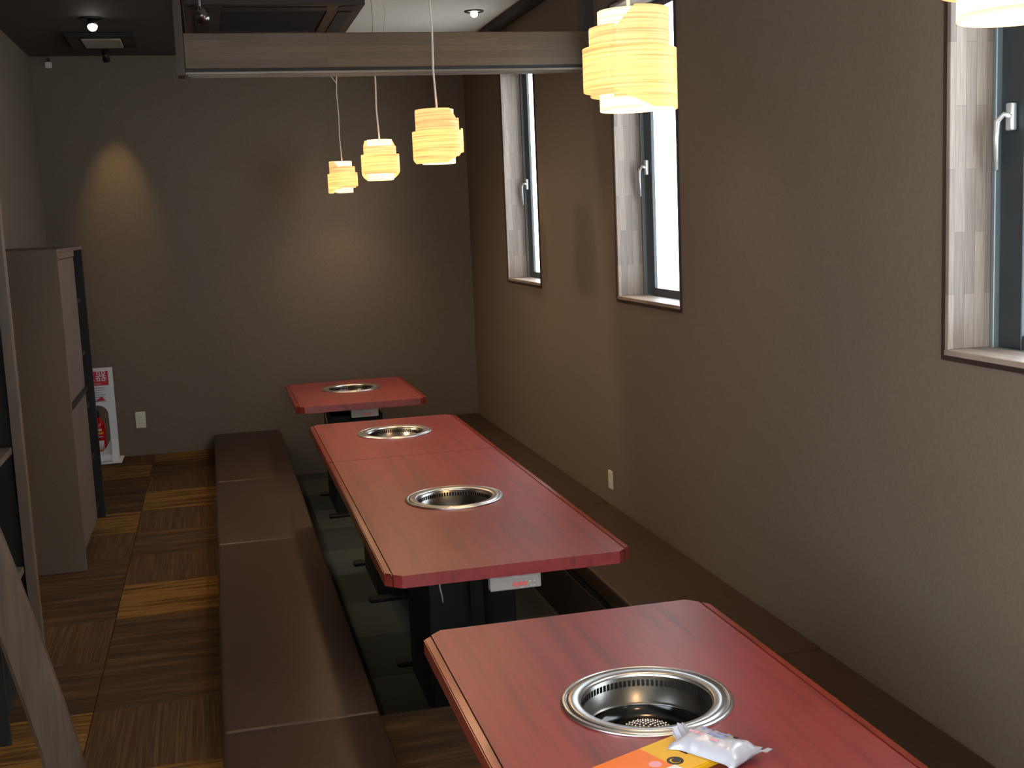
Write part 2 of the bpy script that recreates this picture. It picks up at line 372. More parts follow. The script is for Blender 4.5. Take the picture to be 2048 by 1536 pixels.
t = thing('window_5', (.35, FY, FW[2]), 'unseen wide window in the wall behind the camera', None, kind='structure')
q = bmesh.new(); a, b, c, d = FW
box(q, (a, FY-.08, c), (a+.05, FY-.02, d)); box(q, (b-.05, FY-.08, c), (b, FY-.02, d)); box(q, (a+.05, FY-.08, c), (b-.05, FY-.02, c+.05)); box(q, (a+.05, FY-.08, d-.05), (b-.05, FY-.02, d)); box(q, ((a+b)/2-.03, FY-.08, c+.05), ((a+b)/2+.03, FY-.02, d-.05))
obj('window_frame', q, m_frame, t)
obj('glass_pane', bx((a+.05, FY-.055, c+.05), ((a+b)/2-.03, FY-.05, d-.05)), m_glass, t); obj('glass_pane', bx(((a+b)/2+.03, FY-.055, c+.05), (b-.05, FY-.05, d-.05)), m_glass, t)

t = thing('window_6', (LX, .1, LW[2]), 'unseen wide window in the left wall beside the camera', None, kind='structure')
q = bmesh.new(); a, b, c, d = LW
box(q, (LX-.08, a, c), (LX-.02, a+.05, d)); box(q, (LX-.08, b-.05, c), (LX-.02, b, d)); box(q, (LX-.08, a+.05, c), (LX-.02, b-.05, c+.05)); box(q, (LX-.08, a+.05, d-.05), (LX-.02, b-.05, d)); box(q, (LX-.08, (a+b)/2-.03, c+.05), (LX-.02, (a+b)/2+.03, d-.05))
obj('window_frame', q, m_frame, t)
obj('glass_pane', bx((LX-.055, a+.05, c+.05), (LX-.05, (a+b)/2-.03, d-.05)), m_glass, t); obj('glass_pane', bx((LX-.055, (a+b)/2+.03, c+.05), (LX-.05, b-.05, d-.05)), m_glass, t)

# ------------------------------------------------------------------ tables with built-in grills
def grill_parts(t, x, y):
    n = 96
    # flange ring with a groove
    prof = [(.192, TZ+.0005), (.191, TZ+.005), (.184, TZ+.0075), (.1805, TZ+.0075), (.180, TZ+.0045), (.1775, TZ+.0045), (.177, TZ+.0078), (.165, TZ+.0074), (.151, TZ+.0062), (.1465, TZ+.0035), (.1455, TZ-.004), (.1455, TZ-.012), (.190, TZ-.0005)]
    obj('rim_ring', lathe(bmesh.new(), prof, (x, y, 0), n, True), m_steel, t, True)
    prof = [(.1452, TZ-.001), (.1450, TZ-.062), (.138, TZ-.065), (.136, TZ-.070), (.1372, TZ-.0705), (.139, TZ-.066), (.1468, TZ-.0635), (.1468, TZ-.001)]
    wl = obj('inner_collar', lathe(bmesh.new(), prof, (x, y, 0), n, True), m_steel2, t, True)
    q = bmesh.new()
    for k in range(84):
        a = 2*PI*k/84; ca, sa = math.cos(a), math.sin(a)
        vs = []
        for (dr, dt, z) in ((.1443, -.0032, -.010), (.1443, .0032, -.010), (.1443, .0032, -.024), (.1443, -.0032, -.024), (.1455, -.0032, -.010), (.1455, .0032, -.010), (.1455, .0032, -.024), (.1455, -.0032, -.024)):
            vs.append(q.verts.new((x+dr*ca-dt*sa, y+dr*sa+dt*ca, TZ+z)))
        for f in ((0, 1, 2, 3), (7, 6, 5, 4), (0, 4, 5, 1), (1, 5, 6, 2), (2, 6, 7, 3), (3, 7, 4, 0)): q.faces.new([vs[j] for j in f])
    bmesh.ops.recalc_face_normals(q, faces=q.faces)
    tag(obj('vent_slots', q, m_acdark, wl), kind='stuff')
    prof = [(.1358, TZ-.068), (.128, TZ-.085), (.10, TZ-.092), (0, TZ-.093), (0, TZ-.096), (.10, TZ-.095), (.131, TZ-.088), (.1368, TZ-.0685)]
    bowl = obj('fire_bowl', lathe(bmesh.new(), prof, (x, y, 0), 64), m_blackgloss, t, True)
    # perforated burner dome: studded sheet
    q = bmesh.new(); lathe(q, [(.062, -.018), (.058, -.002), (.045, .006), (.025, .011), (0, .013)], (x, y, TZ-.073), 32)
    obj('burner_dome', q, m_black, bowl, True)
    q = bmesh.new()
    for rr, cnt in ((.008, 4), (.017, 9), (.026, 14), (.035, 19), (.044, 24), (.053, 29)):
        for k in range(cnt):
            a = 2*PI*(k+.5*(cnt % 2))/cnt
            z = TZ-.073+.013*(1-(rr/.062)**2)+.0015
            bmesh.ops.create_icosphere(q, subdivisions=1, radius=.0036, matrix=Matrix.Translation((x+rr*math.cos(a), y+rr*math.sin(a), z)))
    tag(obj('dome_studs', q, m_stud, bowl, True), kind='stuff')

def octa(x0, x1, y0, y1, c): return [(x0+c, y0), (x1-c, y0), (x1, y0+c), (x1, y1-c), (x1-c, y1), (x0+c, y1), (x0, y1-c), (x0, y0+c)]
def table(name, x0, x1, y0, y1, gy, label, c=(.05, .05), zf=PZ, panel_at='front', group=None):
    """c = (chamfer at near end, chamfer at far end)"""
    gx = (x0+x1)/2+.003
    t = thing(name, (gx, gy, zf), label, 'table', group)
    th = .04
    def outline(e, ins=0):    # outline inset by e
        a, b = c
        X0, X1, Y0, Y1 = x0+e, x1-e, y0+ins, y1-ins
        a = max(a-e, 0); b = max(b-e, 0)
        pts = [(X0+a, Y0), (X1-a, Y0), (X1, Y0+a), (X1, Y1-b), (X1-b, Y1), (X0+b, Y1), (X0, Y1-b), (X0, Y0+a)]
        out = []
        for p in pts:
            if not out or (Vector(p)-Vector(out[-1])).length > 1e-4: out.append(p)
        return out
    # table slab with round hole: bridge outline to the circle
    def slab(bm, pts, z0, z1, hr):
        n = 64; ang0 = [math.atan2(p[1]-gy, p[0]-gx) for p in pts]
        # sample outline at many angles + its corners
        A = sorted(set([round(2*PI*k/n-PI, 6) for k in range(n)]+[round(a, 6) for a in ang0]))
        def hit(a):
            d = Vector((math.cos(a), math.sin(a))); best = None
            for i in range(len(pts)):
                p, q = Vector(pts[i]), Vector(pts[(i+1) % len(pts)]); e = q-p; w_ = p-Vector((gx, gy))
                den = d.x*e.y-d.y*e.x
                if abs(den) < 1e-9: continue
                tt = (w_.x*e.y-w_.y*e.x)/den; ss = (w_.x*d.y-w_.y*d.x)/den
                if tt > 0 and -1e-4 <= ss <= 1+1e-4: best = tt if best is None else min(best, tt)
            return Vector((gx, gy))+d*best
        rings = []
        for z in (z0, z1):
            rings.append(([bm.verts.new((gx+hr*math.cos(a), gy+hr*math.sin(a), z)) for a in A], [bm.verts.new((*hit(a), z)) for a in A]))
        m = len(A)
        for i in range(m):
            j = (i+1) % m
            (i0, o0), (i1, o1) = rings
            bm.faces.new((i1[i], o1[i], o1[j], i1[j])); bm.faces.new((i0[j], o0[j], o0[i], i0[i]))
            bm.faces.new((o0[i], o0[j], o1[j], o1[i])); bm.faces.new((i0[j], i0[i], i1[i], i1[j]))
        bmesh.ops.recalc_face_normals(bm, faces=bm.faces)
    bw = .022
    bm = bmesh.new(); slab(bm, outline(bw+.0022), TZ-th, TZ, .148); top = obj('tabletop', bm, m_table, t)
    bm = bmesh.new(); slab(bm, outline(bw-.0005, .004), TZ-th+.001, TZ-.004, .1495); obj('groove_liner', bm, m_groove, t)
    for s in (0, 1):
        a, b = c
        if s == 0: pts = [(x0, y0+a), (x0+bw, y0+max(a-bw, 0)), (x0+bw, y1-max(b-bw, 0)), (x0, y1-b)]
        else: pts = [(x1-bw, y0+max(a-bw, 0)), (x1, y0+a), (x1, y1-b), (x1-bw, y1-max(b-bw, 0))]
        bm = prism(bmesh.new(), pts, TZ-th, TZ-.0002)
        bmesh.ops.bevel(bm, geom=[e for e in bm.edges if abs(e.verts[0].co.z-e.verts[1].co.z) < 1e-5 and e.verts[0].co.z > TZ-.001], offset=.003, segments=2, affect='EDGES')
        obj('edge_band', bm, m_edge, t)
    grill_parts(t, gx, gy)
    # burner housing below, black pedestal and foot
    bm = bmesh.new(); lathe(bm, [(0, TZ-.10), (.146, TZ-.10), (.148, TZ-.041), (.158, TZ-.0412), (.158, TZ-.135), (0, TZ-.135)], (gx, gy, 0), 48); obj('burner_housing', bm, m_black, t, True)
    zp = zf
    bm = bx((gx-.165, gy-.26, zp), (gx+.165, gy+.26, TZ-.1355), .004, 1); obj('pedestal', bm, m_black, t)
    for s in (-1, 1):
        bm = bmesh.new(); yl = gy+s*.33
        box(bm, (gx-.2, yl-.02, TZ-th-.03), (gx+.2, yl+.02, TZ-th-.0002), .002, 1); obj('support_rail', bm, m_black, t)
        bm = bmesh.new(); box(bm, (gx-.025, yl-.02, zp+.02), (gx+.025, yl+.02, TZ-th-.0305), .002, 1); obj('leg', bm, m_black, t)
        bm = bmesh.new(); box(bm, (gx-.22, yl-.03, zp), (gx+.22, yl+.03, zp+.0195), .004, 1); obj('foot', bm, m_black, t)
    if panel_at:
        yp = y0+.02; xc = gx+.008; z1 = TZ-th-.0002; z0 = z1-.052
        cp = obj('control_panel', bx((xc-.083, yp, z0), (xc+.083, yp+.035, z1), .004, 2), m_panel, t); cp['label'] = 'grey control panel with three red buttons'
        f = yp-.0002
        q = bmesh.new(); box(q, (xc-.070, f-.0006, z1-.0135), (xc+.070, f+.0006, z1-.0125)); box(q, (xc+.069, f-.0006, z0+.006), (xc+.070, f+.0006, z1-.0125)); obj('panel_line', q, m_panel_line, cp)
        obj('lettering', text_bm('ASK', .011, (xc+.001, f-.0004, z1-.0068), (1, 0, 0), (0, 0, 1)), m_panel_line, cp)
        for k in range(3):
            q = bmesh.new(); tube(q, [(xc-.004+.0165*k, f+.0005, z0+.018), (xc-.004+.0165*k, f-.003, z0+.018)], .0072, 16); obj('button', q, m_btn, cp, False)
        for (ua, ub, va, vb) in ((.042, .050, .021, .025), (.057, .064, .022, .025), (.047, .051, .006, .010), (.057, .061, .006, .010), (.014, .024, .004, .007)):
            obj('panel_print', bx((xc+ua, f-.0006, z0+va), (xc+ub, f+.0006, z0+vb)), m_panel_line, cp)
        q = bmesh.new(); tube(q, [(xc-.235, yp+.05, TZ-th-.0005), (xc-.236, yp+.045, TZ-th-.03), (xc-.230, yp+.045, TZ-th-.06), (xc-.226, yp+.06, TZ-th-.085)], .0025, 6)
        obj('cord', q, m_panel, t, True)
    return t
table('grill_table', .460, 1.259, 1.78, 3.005, 2.389, 'nearest dark red grill table with snack wrappers lying on it', (.054, .054), 0, None)
table('grill_table', .445, 1.245, 3.526, 5.391, 4.474, 'long dark red grill table in the middle, longest one, butted to another', (.048, .0), PZ)
table('grill_table', .445, 1.245, 5.397, 6.462, 6.025, 'shorter dark red grill table joined to the far end of the long table', (.0, .05), PZ, None)
table('grill_table', .423, 1.221, 7.130, 8.224, 7.804, 'dark red grill table standing alone nearest the far wall', (.05, .03), PZ)

# ------------------------------------------------------------------ benches
def bench(x0, x1, y0, y1, label, group):
    t = thing('bench_seat', ((x0+x1)/2, (y0+y1)/2, 0), label, 'bench', group)
    obj('plinth', bx((x0+.008, y0+.004, 0), (x1-.01, y1-.004, .028)), m_base, t)
    bm = bx((x0, y0+.0015, .028), (x1, y1-.0015, .109), .014, 3)
    obj('cushion', bm, m_leather, t, True)
sl = [1.31, 3.51, 5.715, 7.18, 8.895]
ll = ['dark brown vinyl bench seat on the left, nearest the camera', 'long brown vinyl bench seat on the left beside the middle of the long table', 'third brown vinyl bench seat from the camera on the left side', 'brown vinyl bench seat on the left, touching the far wall']
lr = ['dark brown vinyl bench seat along the right wall beside the nearest table', 'brown vinyl bench seat under the middle window against the right wall', 'brown vinyl bench seat along the right wall beside the shorter joined table', 'brown vinyl bench seat along the right wall in the far corner']
for k in range(4):
    bench(-.074, .40, sl[k], sl[k+1], ll[k], 'bench seats along the aisle')
sr = [1.31, 3.52, 5.75, 7.35, 8.895]
for k in range(4):
    bench(1.45, WX-.002, sr[k], sr[k+1], lr[k], 'bench seats along the window wall')

# ------------------------------------------------------------------ pendant lamps of bent veneer
def shell(bm, r, z0, z1, a0, a1, ztaper=None, n=20, bulge=0, nz=10, th=.0016):
    """curved veneer sheet; ztaper(s) in 0..1 scales the arc at height s"""
    def grid(rr):
        g = []
        for j in range(nz+1):
            s = j/nz; k = ztaper(s) if ztaper else 1
            mid = (a0+a1)/2; h = (a1-a0)/2*k
            g.append([bm.verts.new(((rr+bulge*math.sin(PI*s))*math.cos(mid-h+2*h*i/n), (rr+bulge*math.sin(PI*s))*math.sin(mid-h+2*h*i/n), z0+(z1-z0)*s)) for i in range(n+1)])
        return g
    A, B = grid(r), grid(r-th)
    for j in range(nz):
        for i in range(n):
            f = bm.faces.new((A[j][i], A[j][i+1], A[j+1][i+1], A[j+1][i])); f = bm.faces.new((B[j][i+1], B[j][i], B[j+1][i], B[j+1][i+1]))
    for j in range(nz):
        for i in (0, n):
            f = bm.faces.new((A[j][i], A[j+1][i], B[j+1][i], B[j][i])); f.material_index = 1
    for i in range(n):
        for j in (0, nz):
            f = bm.faces.new((A[j][i], A[j][i+1], B[j][i+1], B[j][i])); f.material_index = 1
    bmesh.ops.recalc_face_normals(bm, faces=bm.faces)
    return bm
H = .216
def pendant_meshes():
    R = {}
    cutA = lambda s: .42+.58*min(1, s/.33)                      # lower corners cut off
    cutB = lambda s: 1 if s < .72 else 1-.36*(s-.72)/.28         # upper corners cut off
    A = PI*.5
    R['front_veneer'] = (shell(bmesh.new(), .104, 0, H*.60, -A, A, cutA, n=28, nz=18), [m_veneer_out, m_veneer_edge])
    R['upper_veneer'] = (shell(bmesh.new(), .089, H*.12, H, -A, A, cutB, n=28, nz=18), [m_veneer_mid, m_veneer_edge])
    R['outer_veneer'] = (shell(bmesh.new(), .1035, H*.20, H*.63, PI*.49, PI*1.51, n=32, nz=4), [m_veneer_out, m_veneer_edge])
    R['middle_veneer'] = (shell(bmesh.new(), .088, H*.15, H*.83, PI*.48, PI*1.52, n=32, nz=4), [m_veneer_mid, m_veneer_edge])
    R['inner_veneer'] = (shell(bmesh.new(), .068, 0, H*.995, PI*.25, PI*1.75, n=32, nz=4), [m_veneer_in, m_veneer_edge])
    return R
protos = None
pend = [(8.468, 1.808, 2.9, 'smallest and farthest lit wood veneer pendant lamp, by the far wall'), (6.564, 1.822, 1.55, 'lit veneer pendant lamp second from the far wall, behind the header beam'),
        (4.87, 1.822, -2.15, 'middle lit veneer pendant lamp hanging in front of the header beam'), (2.57, 1.820, -.75, 'large lit veneer pendant lamp in front of the glaring window'),
        (1.245, 1.802, -.9, 'lit veneer pendant lamp cut off by the upper right corner')]
for i, (y, z, rot, lab) in enumerate(pend):
    x = .93
    t = thing('pendant_lamp', (x, y, z), lab, 'lamp', 'veneer pendant lamps over the tables')
    if protos is None:
        protos = []
        for nm, (bm, mt) in pendant_meshes().items():
            bmesh.ops.transform(bm, matrix=Matrix.Translation((x, y, z)), verts=bm.verts)
            protos.append(obj(nm, bm, mt, t, True))
        q = bmesh.new(); bmesh.ops.create_uvsphere(q, u_segments=24, v_segments=14, radius=.032, matrix=Matrix.Translation((x, y, z+.075))); protos.append(obj('bulb', q, m_bulb, t, True))
        q = bmesh.new(); lathe(q, [(0, .108), (.018, .108), (.02, .15), (.012, .175), (.004, .18), (0, .18)], (x, y, z), 20); protos.append(obj('lamp_holder', q, m_white, t, True))
        q = bmesh.new()
        for a in range(3):
            A = 2*PI*a/3+.5; tube(q, [(x, y, z+.165), (x+.0725*math.cos(A), y+.0725*math.sin(A), z+.165)], .0013, 6)
        protos.append(obj('spider', q, m_white, t, True))
        for p in protos: p.rotation_euler.z = rot
    else:
        for p in protos:
            o = p.copy(); C.objects.link(o); o.parent = t; o.rotation_euler.z = rot
    # cord: slightly kinked, gathered up in loops on the far ones
    zt_ = z+.18
    pts = [(x, y, zt_), (x+.001, y, zt_+.05), (x-.006, y, zt_+.2), (x-.002, y, zt_+.35), (x-.008, y, zt_+.5), (x+.003, y, zt_+.65), (x, y, CZ-.012)]
    q = tube(bmesh.new(), pts, .0042, 8); obj('cord', q, m_cord, t, True)
    if i in (0, 1):
        b = (x-.01, y, zt_+.60)
        lp = [(x, y, b[2]-.04), (x-.05, y, b[2]+.03), (x-.06, y, b[2]+.2), (x-.03, y, CZ-.03)] if i == 0 else [(x+.004, y, b[2]-.16), (x+.05, y, b[2]-.08), (x+.058, y, b[2]+.02), (x+.07, y, b[2]+.1), (x+.06, y, b[2]+.17), (x+.03, y, CZ-.02)]
        obj('gathered_cord', tube(bmesh.new(), lp, .0032, 8), m_cord, t, True)
    q = lathe(bmesh.new(), [(0, -.022), (.02, -.022), (.045, -.012), (.047, -.0005), (0, -.0005)], (x, y, CZ), 28); obj('ceiling_rose', q, m_offwhite, t, True)
    light('pendant_glow', 'POINT', (x, y, z-.05), 4 if i else 1.2, (1, .62, .34), shadow_soft_size=.05)
    light('pendant_glow', 'SPOT', (x, y, z-.004), 9, (1, .58, .27), shadow_soft_size=.04, spot_size=math.radians(140), spot_blend=1)

# ------------------------------------------------------------------ ceiling equipment
t = thing('ceiling_air_conditioner', (.44, 7.33, CZ-.04), 'large dark brown ceiling cassette air conditioner beside the pale ceiling', 'air conditioner')
def rect_ring(x0, x1, y0, y1, w_, z0, z1):
    q = bmesh.new(); box(q, (x0, y0, z0), (x1, y0+w_, z1), .004, 2); box(q, (x0, y1-w_, z0), (x1, y1, z1), .004, 2); box(q, (x0, y0+w_, z0), (x0+w_, y1-w_, z1), .004, 2); box(q, (x1-w_, y0+w_, z0), (x1, y1-w_, z1), .004, 2); return q
AX0, AX1, AY0, AY1 = -.04, .92, 6.74, 7.90
obj('cover_panel', rect_ring(AX0, AX1, AY0, AY1, .19, CZ-.035, CZ-.001), m_ac, t)
g = obj('intake_grille', bx((AX0+.19, AY0+.19, CZ-.022), (AX1-.19, AY1-.19, CZ-.001)), m_acdark, t)
for k in range(22):
    yy = AY0+.21+k*(AY1-AY0-.42)/21.5
    obj('grille_bar', bx((AX0+.2, yy, CZ-.028), (AX1-.2, yy+.012, CZ-.0225)), m_acdark, g)
for (a, b) in (((AX0+.2, AY0+.05), (AX1-.2, AY0+.13)), ((AX0+.2, AY1-.13), (AX1-.2, AY1-.05)), ((AX0+.05, AY0+.2), (AX0+.13, AY1-.2)), ((AX1-.13, AY0+.2), (AX1-.05, AY1-.2))):
    obj('louver', bx((a[0], a[1], CZ-.041), (b[0], b[1], CZ-.0355), .002, 1), m_acdark, t)
for (a, b) in ((AX0+.08, AY0+.08), (AX1-.08, AY0+.08), (AX0+.08, AY1-.08), (AX1-.08, AY1-.08)):
    obj('corner_cover', prism(bmesh.new(), octa(a-.06, a+.06, b-.06, b+.06, .03), CZ-.04, CZ-.0355), m_acdark, t)
# little spotlight on the dark ceiling beside the beam post
t = thing('spotlight', (.04, 6.62, CZ-.17), 'small dark metal spotlight beside the air conditioner above the header beam', 'spotlight')
obj('mount', lathe(bmesh.new(), [(0, -.02), (.035, -.02), (.037, -.0005), (0, -.0005)], (.04, 6.62, CZ), 24), m_black, t, True)
obj('arm', tube(bmesh.new(), [(.04, 6.62, CZ-.02), (.04, 6.62, CZ-.09)], .006, 8), m_handle, t, True)
q = tube(bmesh.new(), [(.04, 6.60, CZ-.085), (.045, 6.56, CZ-.115), (.05, 6.53, CZ-.14)], [.022, .03, .034], 20); obj('lamp_head', q, m_steel2, t, True)
# downlights
def downlight(x, y, lab, mat, r=.042, adjustable=False):
    t = thing('downlight', (x, y, CZ-.012), lab, 'light')
    obj('trim_ring', lathe(bmesh.new(), [(r+.014, -.0005), (r+.012, -.006), (r, -.007), (r-.004, -.0005)], (x, y, CZ), 32, True), m_acdark, t, True)
    if adjustable:
        q = tube(bmesh.new(), [(x, y, CZ-.002), (x+.003, y-.022, CZ-.05)], [.024, .03], 20); obj('lamp_head', q, m_black, t, True)
        q = bmesh.new(); bmesh.ops.create_uvsphere(q, u_segments=16, v_segments=8, radius=.027, matrix=Matrix.Translation((x+.003, y-.024, CZ-.05))); obj('lens', q, mat, t, True)
    else:
        q = bmesh.new(); bmesh.ops.create_uvsphere(q, u_segments=16, v_segments=8, radius=.022, matrix=Matrix.Translation((x, y, CZ-.016))); obj('bulb', q, mat, t, True)
downlight(-.556, 7.36, 'bright white downlight over the aisle near the cabinets', m_lens, .05, True)
t = thing('wall_washer', (-.575, 8.51, CZ-.07), 'small dark wall washer above the aisle, its beam streaking the far wall', 'light')
obj('mount', lathe(bmesh.new(), [(0, -.012), (.03, -.012), (.031, -.0005), (0, -.0005)], (-.575, 8.51, CZ), 24), m_black, t, True)
obj('lamp_head', tube(bmesh.new(), [(-.575, 8.515, CZ-.012), (-.575, 8.545, CZ-.085)], [.02, .024], 20), m_black, t, True)
obj('lens', tube(bmesh.new(), [(-.575, 8.545, CZ-.0855), (-.575, 8.5455, CZ-.088)], [.019, .018], 16), m_lens2, t)
downlight(1.62, 7.145, 'small round downlight in the pale ceiling near the window wall', m_lens2, .045)
# vent in a dark recess
t = thing('ceiling_vent', (-.56, 8.2, CZ-.03), 'dark square ceiling vent with pale panel above the aisle', 'vent')
obj('vent_frame', rect_ring(-.76, -.36, 7.86, 8.40, .07, CZ-.03, CZ-.001), m_acdark, t)
obj('vent_plate', bx((-.69, 7.93, CZ-.018), (-.43, 8.33, CZ-.001)), m_ceil_dark, t)
obj('diffuser', bx((-.675, 7.96, CZ-.034), (-.445, 8.30, CZ-.0185), .003, 1), m_louver, t)
# small white sensor high on the back wall
t = thing('wall_sensor', (-.978, BY-.03, 2.73), 'small white sensor high on the far wall in the left corner', 'sensor')
obj('bracket', bx((-.985, BY-.02, 2.775), (-.965, BY-.001, 2.80), .003, 1), m_darkwood, t)
q = bmesh.new(); box(q, (-1.0, BY-.035, 2.73), (-.957, BY-.001, 2.772), .009, 3); obj('housing', q, m_offwhite, t, True)

# ------------------------------------------------------------------ outlets
def outlet(t, c, rx, nrm, w_, h_):
    r = Vector(rx); n_v = Vector(nrm); c = Vector(c)
    def slab_(u0, u1, z0, z1, d0, d1, bev=0):
        p = [c+r*u0+n_v*d0, c+r*u1+n_v*d1]
        a = Vector((min(p[0].x, p[1].x), min(p[0].y, p[1].y), c.z+z0)); b = Vector((max(p[0].x, p[1].x), max(p[0].y, p[1].y), c.z+z1))
        return bx(a, b, bev, 2)
    pl = obj('plate', slab_(-w_/2, w_/2, -h_/2, h_/2, .0005, .007, .002), m_offwhite, t)
    for s in (-1, 1):
        so = obj('socket', slab_(-.014, .014, s*.022-.013, s*.022+.013, .0072, .009, .0005), m_offwhite, pl)
        for u in (-.006, .006): 
            o = obj('slot', slab_(u-.001, u+.001, s*.022-.004, s*.022+.004, .0085, .0094), m_acdark, t)
t = thing('wall_outlet', (-.579, BY, .20), 'white double wall outlet low on the far wall', 'outlet'); outlet(t, (-.579, BY, .258), (1, 0, 0), (0, -1, 0), .070, .118)
t = thing('wall_outlet', (WX, 5.725, .18), 'small white outlet low on the right window wall', 'outlet'); outlet(t, (WX, 5.725, .235), (0, 1, 0), (-1, 0, 0), .066, .095)

# ------------------------------------------------------------------ tall cabinet
CX = -.69; CY0, CY1 = 5.90, 7.04; CH = 1.537
t = thing('tall_cabinet', (-.895, 6.47, 0), 'tall brown cabinet with doors beside the fire extinguisher', 'cabinet')
p = .02
obj('side_panel', bx((LX+.002, CY0, 0), (CX, CY0+p, CH), .0015, 1), m_cab, t)
obj('side_panel', bx((LX+.002, CY1-p, 0), (CX-.002, CY1, CH-p-.0005), .0015, 1), m_cabin, t)
obj('top_panel', bx((LX+.002, CY0+p+.0005, CH-p), (CX, CY1, CH), .0015, 1), m_cab, t)
obj('back_panel', bx((LX+.002, CY0+p+.0005, .0), (LX+.012, CY1-p-.0005, CH-p-.0005)), m_cabin, t)
obj('plinth', bx((LX+.03, CY0+p+.0005, 0), (CX-.05, CY1-p-.0005, .07)), m_base, t)
obj('front_edge', bx((CX-.001, CY0, 0), (CX+.0015, CY0+p, CH)), m_lip, t)
YD = 6.66
obj('divider', bx((LX+.0125, YD, .07), (CX-.012, YD+.018, CH-p-.0005)), m_cabin, t)
obj('top_rail', bx((CX-.03, CY0+p+.0005, CH-p-.03), (CX-.006, YD, CH-p-.0005)), m_lip, t)
for z0, z1 in ((.075, .775), (.80, CH-p-.034)):
    d = obj('door', bx((CX-.03, CY0+p+.002, z0), (CX-.010, YD-.001, z1), .0015, 1), m_cabdoor, t)
obj('handle', bx((CX-.028, CY0+p+.004, .7755), (CX+.004, YD-.02, .7995), .003, 1), m_acdark, t)
for k in range(5):
    z = .07+.29*k
    obj('shelf', bx((LX+.0125, YD+.0185, z), (CX-.03, CY1-p-.0005, z+.018)), m_cabin, t)

# nearer open shelf unit
SY0, SY1, SX = 3.90, 4.76, -.733; SH = 2.15
t = thing('open_shelf_unit', (-.91, 4.33, 0), 'tall dark open shelf unit cut off by the left edge', 'shelf')
obj('side_panel', bx((LX+.002, SY1-.022, 0), (SX-.0405, SY1, SH)), m_cabin, t)
obj('side_panel', bx((LX+.002, SY0, 0), (SX, SY0+.022, SH)), m_cabin, t)
obj('post', bx((SX-.04, SY1-.045, 0), (SX, SY1, SH), .003, 1), m_lip, t)
obj('back_panel', bx((LX+.002, SY0+.0225, 0), (LX+.01, SY1-.0225, SH)), m_cabin, t)
for z, mm in ((.03, m_cabin), (.34, m_cab), (.80, m_cab), (1.5, m_cabin), (2.10, m_cabin)):
    obj('shelf', bx((LX+.0105, SY0+.0225, z), (SX-.042, SY1-.0455, z+.025), .001, 1), mm, t)
obj('kick_board', bx((SX-.06, SY0+.0225, 0), (SX-.045, SY1-.0455, .0295)), m_base, t)

# leaning board, rounded, close to the camera
q = bmesh.new()
def bp(xs, y, z): return Vector((xs, y, z))
path = [(-.475, 3.30, .0), (-.485, 3.30, .10), (-.500, 3.305, .22), (-.535, 3.31, .38), (-.578, 3.32, .56), (-.628, 3.33, .76), (-.70, 3.35, 1.02), (-.84, 3.38, 1.45), (-1.045, 3.42, 2.02)]
prev = None
for i, P_ in enumerate(path):
    P_ = Vector(P_); hw = .052; ht = .016
    ring_ = [q.verts.new(P_+Vector((dx, dy, dz_*0))) for dx, dy, dz_ in ((-hw, -ht*.6, 0), (-hw*.8, -ht, 0), (hw*.8, -ht, 0), (hw, -ht*.6, 0), (hw, ht*.6, 0), (hw*.8, ht, 0), (-hw*.8, ht, 0), (-hw, ht*.6, 0))]
    if prev:
        for k in range(8): q.faces.new((prev[k], prev[(k+1) % 8], ring_[(k+1) % 8], ring_[k]))
    else: q.faces.new(ring_[::-1])
    prev = ring_
q.faces.new(prev)
bmesh.ops.recalc_face_normals(q, faces=q.faces)
tag(obj('leaning_board', q, m_plank, None, False), 'brown wooden board leaning against the left wall in the near corner', 'board')

# ------------------------------------------------------------------ fire extinguisher and its white stand
EX0, EX1, EYB = -1.025, -.732, BY-.004
t = thing('extinguisher_stand', (-.888, BY-.1, 0), 'white plastic fire extinguisher stand with red sign by the far wall', 'stand')
cx = (EX0+EX1)/2; ht = .668
